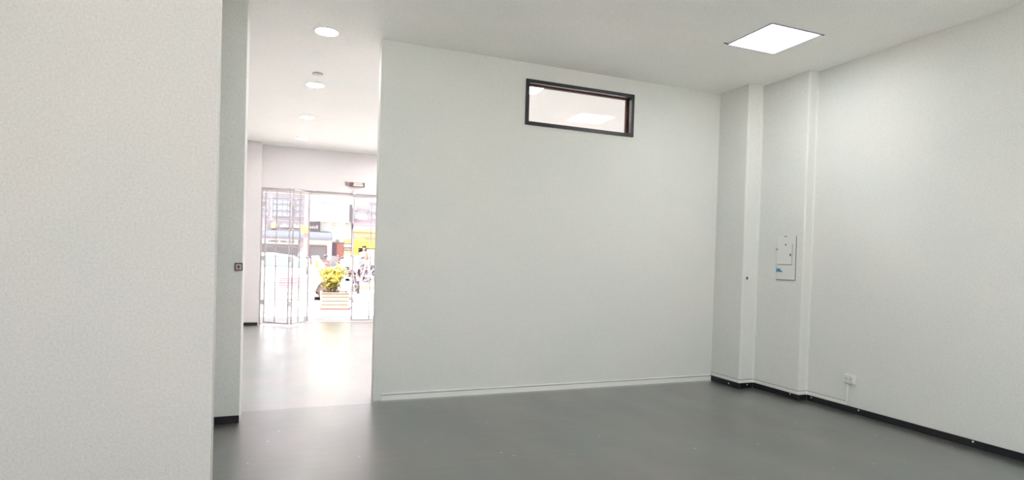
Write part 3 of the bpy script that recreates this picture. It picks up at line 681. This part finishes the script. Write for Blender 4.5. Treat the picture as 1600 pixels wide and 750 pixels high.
for wd in (5, 4, 6):
    for k in range(wd):
        h_ = random.choice((.10, .12, .16)); obj('letter', boxes((xs, xs+.075, 29.93, 29.95, 2.655, 2.655+h_)), 'lwhite', sb); xs += .10
    xs += .12
aw = prism(BM(), [(0, 0), (.0, .0), (.0, .08), (1.15, .55), (1.15, .47)][1:], 0, 1)
aw.free()
bm = BM(); A0, A1 = -9, 2.10     # awning: curved section in y,z
sec = [(28.75, 2.12), (28.80, 2.24), (28.95, 2.36), (29.30, 2.45), (30.2, 2.52), (30.2, 2.46), (29.32, 2.40), (29.0, 2.31), (28.85, 2.20), (28.80, 2.12)]
a = [bm.verts.new((A0, y, z)) for y, z in sec]; b = [bm.verts.new((A1, y, z)) for y, z in sec]
bm.faces.new(a); bm.faces.new(b[::-1])
for i in range(len(sec)):
    j = (i+1) % len(sec); bm.faces.new((a[i], a[j], b[j], b[i]))
obj('awning', bm, 'awn', t, True)
bm = BM(); c_ = [(y, z) for y, z in sec[:5]]
va = [bm.verts.new((A1-.01, y, z)) for y, z in c_]+[bm.verts.new((A1-.01, 30.2, 2.12))]; vb = [bm.verts.new((A1+.02, y, z)) for y, z in c_]+[bm.verts.new((A1+.02, 30.2, 2.12))]
bm.faces.new(va); bm.faces.new(vb[::-1])
for i in range(6): bm.faces.new((va[i], va[(i+1) % 6], vb[(i+1) % 6], vb[i]))
obj('awning_end', bm, 'awn', t)
obj('awning_edge', boxes((A0, A1, 28.73, 28.77, 2.07, 2.14)), 'dgrey', t)
vs = obj('fascia_sign', boxes((-9, .62, 29.90, 30.2, 1.84, 2.10)), 'wht', t)
xs = -.70
for wd in (5, 1, 5, 4):
    for k in range(wd): obj('letter', boxes((xs, xs+.045, 29.88, 29.90, 1.93, 1.93+random.choice((.05, .07, .09)))), 'lgrey', vs); xs += .065
    xs += .07
for x0, x1 in ((-5.2, -3.2), (-3.1, -1.1), (-.98, .62)):
    sh = obj('roller_shutter', boxes((x0, x1, 30.08, 30.2, .16, 1.84)), 'shutter', t)
    for k in range(16): obj('shutter_slat', boxes((x0, x1, 30.05, 30.08, .18+k*.103, .18+k*.103+.085)), 'shutter', sh)
# centre part under the awning end
obj('wall', boxes((.98, 2.2, 30.05, 30.2, .16, 2.10)), 'cream', t, label='cream wall under the right end of the awning')
f = obj('shop_window', boxes((1.18, 1.92, 29.99, 30.05, 1.20, 1.78)), 'shutter', t, label='grey window in a red brown frame')
obj('window_frame', ring(1.13, 1.97, 1.15, 1.82, .05, 29.97, 30.05), 'rbrown', f)
obj('brick_dado', boxes((1.10, 2.2, 29.98, 30.05, .70, 1.10)), 'redst', t)

# middle: white building with lettering and red door
t = thing('billboard', 'large cream white billboard with faint grey and pink lettering above the awning end', 'billboard', (2.0, 29.8, 3.0))
obj('panel', bbox(1.02, 2.97, 29.78, 29.86, 3.01, 5.6, .01), 'cream', t)
obj('bracket', boxes((1.4, 1.46, 29.86, 30.2, 4.8, 4.86), ), 'winf', t); obj('bracket', boxes((1.4, 1.46, 29.86, 30.2, 3.4, 3.46)), 'winf', t)
xs = 1.60
for grp, m_ in (((.05, .08, .06, .09), 'lgrey'), ((.09, .06, .08, .06, .07), 'lpink'), ((.09, .06, .06), 'lpink')):
    for w_ in grp:
        obj('letter', boxes((xs, xs+w_, 29.765, 29.78, 3.88, 4.00)), m_, t); xs += w_+.022
    xs += .07
t = thing('middle_building', 'narrow cream building with a red and purple double door and striped wall', 'building', (2.68, 30.6, .16))
obj('wall', boxes((2.2, 3.16, 30.4, 36, .16, 7.4)), 'cream', t)
obj('door', boxes((2.20, 2.46, 30.33, 30.4, .16, 1.98)), 'purple', t, label='dark purple open doorway leaf')
d = obj('door', boxes((2.46, 2.78, 30.31, 30.4, .16, 1.98)), 'orange', t, label='orange red door leaf')
obj('lintel', boxes((2.16, 2.82, 30.33, 30.4, 1.98, 2.03)), 'rbrown', t)
obj('wall_lamp', bbox(2.42, 2.56, 30.22, 30.4, 2.08, 2.16, .02), 'lgrey', t)
for z0, z1, m_ in ((2.04, 2.18, 'yelp'), (1.80, 1.93, 'wht'), (1.66, 1.76, 'pinks'), (1.46, 1.62, 'yelp'), (1.26, 1.38, 'wht'), (.9, 1.20, 'redst')):
    obj('painted_stripe', boxes((2.80, 3.16, 30.30, 30.4, z0, z1)), m_, t)
obj('vertical_sign', bbox(3.00, 3.15, 30.12, 30.4, 3.10, 3.95, .01), 'dsign', t)
obj('drain_pipe', tube(BM(), (2.92, 30.35, 2.95), (2.92, 30.35, 4.1), .02), 'pinks', t, True)

# right: yellow shop
t = thing('yellow_shop_building', 'white upper storey over a yellow shopfront with pink and orange bands', 'building', (5.6, 30.2, .16))
obj('wall', boxes((3.18, 12, 30.3, 36, 2.95, 7.0), (3.18, 3.48, 29.95, 36, .16, 2.95), (5.0, 12, 29.95, 36, .16, 2.95), (3.48, 5.0, 32.2, 32.4, .16, 2.95)), 'bldg', t)
obj('pink_band', boxes((3.18, 12, 29.86, 30.3, 2.72, 3.02)), 'pinks', t)
obj('red_band', boxes((3.18, 12, 29.84, 29.87, 2.94, 3.01)), 'redst', t)
obj('orange_band', boxes((3.18, 12, 29.86, 29.95, 2.50, 2.72)), 'oran', t)
obj('band_edge', boxes((3.18, 12, 29.82, 29.86, 2.56, 2.60), (3.18, 12, 29.82, 29.86, 2.30, 2.33)), 'rbrown', t)
ys = obj('pale_yellow_sign', boxes((3.18, 12, 29.86, 29.95, 2.12, 2.50)), 'yelp', t)
for k in range(9): obj('letter', boxes((3.62+k*.09, 3.68+k*.09, 29.84, 29.86, 2.36, 2.43)), 'oran', ys)
for k in range(6): obj('letter', boxes((3.78+k*.09, 3.84+k*.09, 29.84, 29.86, 2.20, 2.25)), 'lgrey', ys)
obj('yellow_fascia', boxes((3.18, 12, 29.80, 29.95, 1.78, 2.12)), 'yel', t)
obj('yellow_pilaster', boxes((3.22, 3.46, 29.82, 29.95, 1.20, 1.78)), 'yel', t)
obj('pink_pilaster', boxes((3.22, 3.46, 29.82, 29.95, .16, 1.20)), 'pinks', t)
obj('shop_interior', boxes((3.48, 5.0, 31.9, 32.2, .16, 2.12), (3.48, 3.52, 30, 32.2, .16, 2.12)), 'dark', t)
for z in (3.22, 3.66): obj('window_ledge', boxes((3.24, 5.4, 30.2, 30.3, z-.03, z+.02)), 'winf', t)
for x0 in (3.95, 4.55, 5.6, 6.6):
    f = obj('upper_window', ring(x0, x0+.42, 3.26, 4.15, .04, 30.2, 30.3), 'winf', t); obj('pane', boxes((x0+.04, x0+.38, 30.24, 30.29, 3.30, 4.11)), 'wing', f)
    obj('glazing_bar', boxes((x0+.19, x0+.23, 30.21, 30.25, 3.30, 4.11)), 'winf', f)
ls = obj('upper_sign', boxes((3.34, 3.86, 30.18, 30.3, 3.86, 4.10)), 'wht', t)
obj('letter', boxes((3.38, 3.82, 30.16, 30.18, 3.90, 3.96)), 'oran', ls)
t = thing('refrigerator', 'pale upright cooler standing in the yellow shop doorway beside the person', 'refrigerator', (4.06, 29.6, .16))
obj('cabinet', bbox(3.86, 4.20, 29.4, 29.85, .16, 1.72, .02), 'wht', t)
obj('door', bbox(3.88, 4.18, 29.375, 29.40, .30, 1.66, .008), 'wht', t)
obj('handle', boxes((4.13, 4.15, 29.35, 29.375, .8, 1.2)), 'chrome', t)
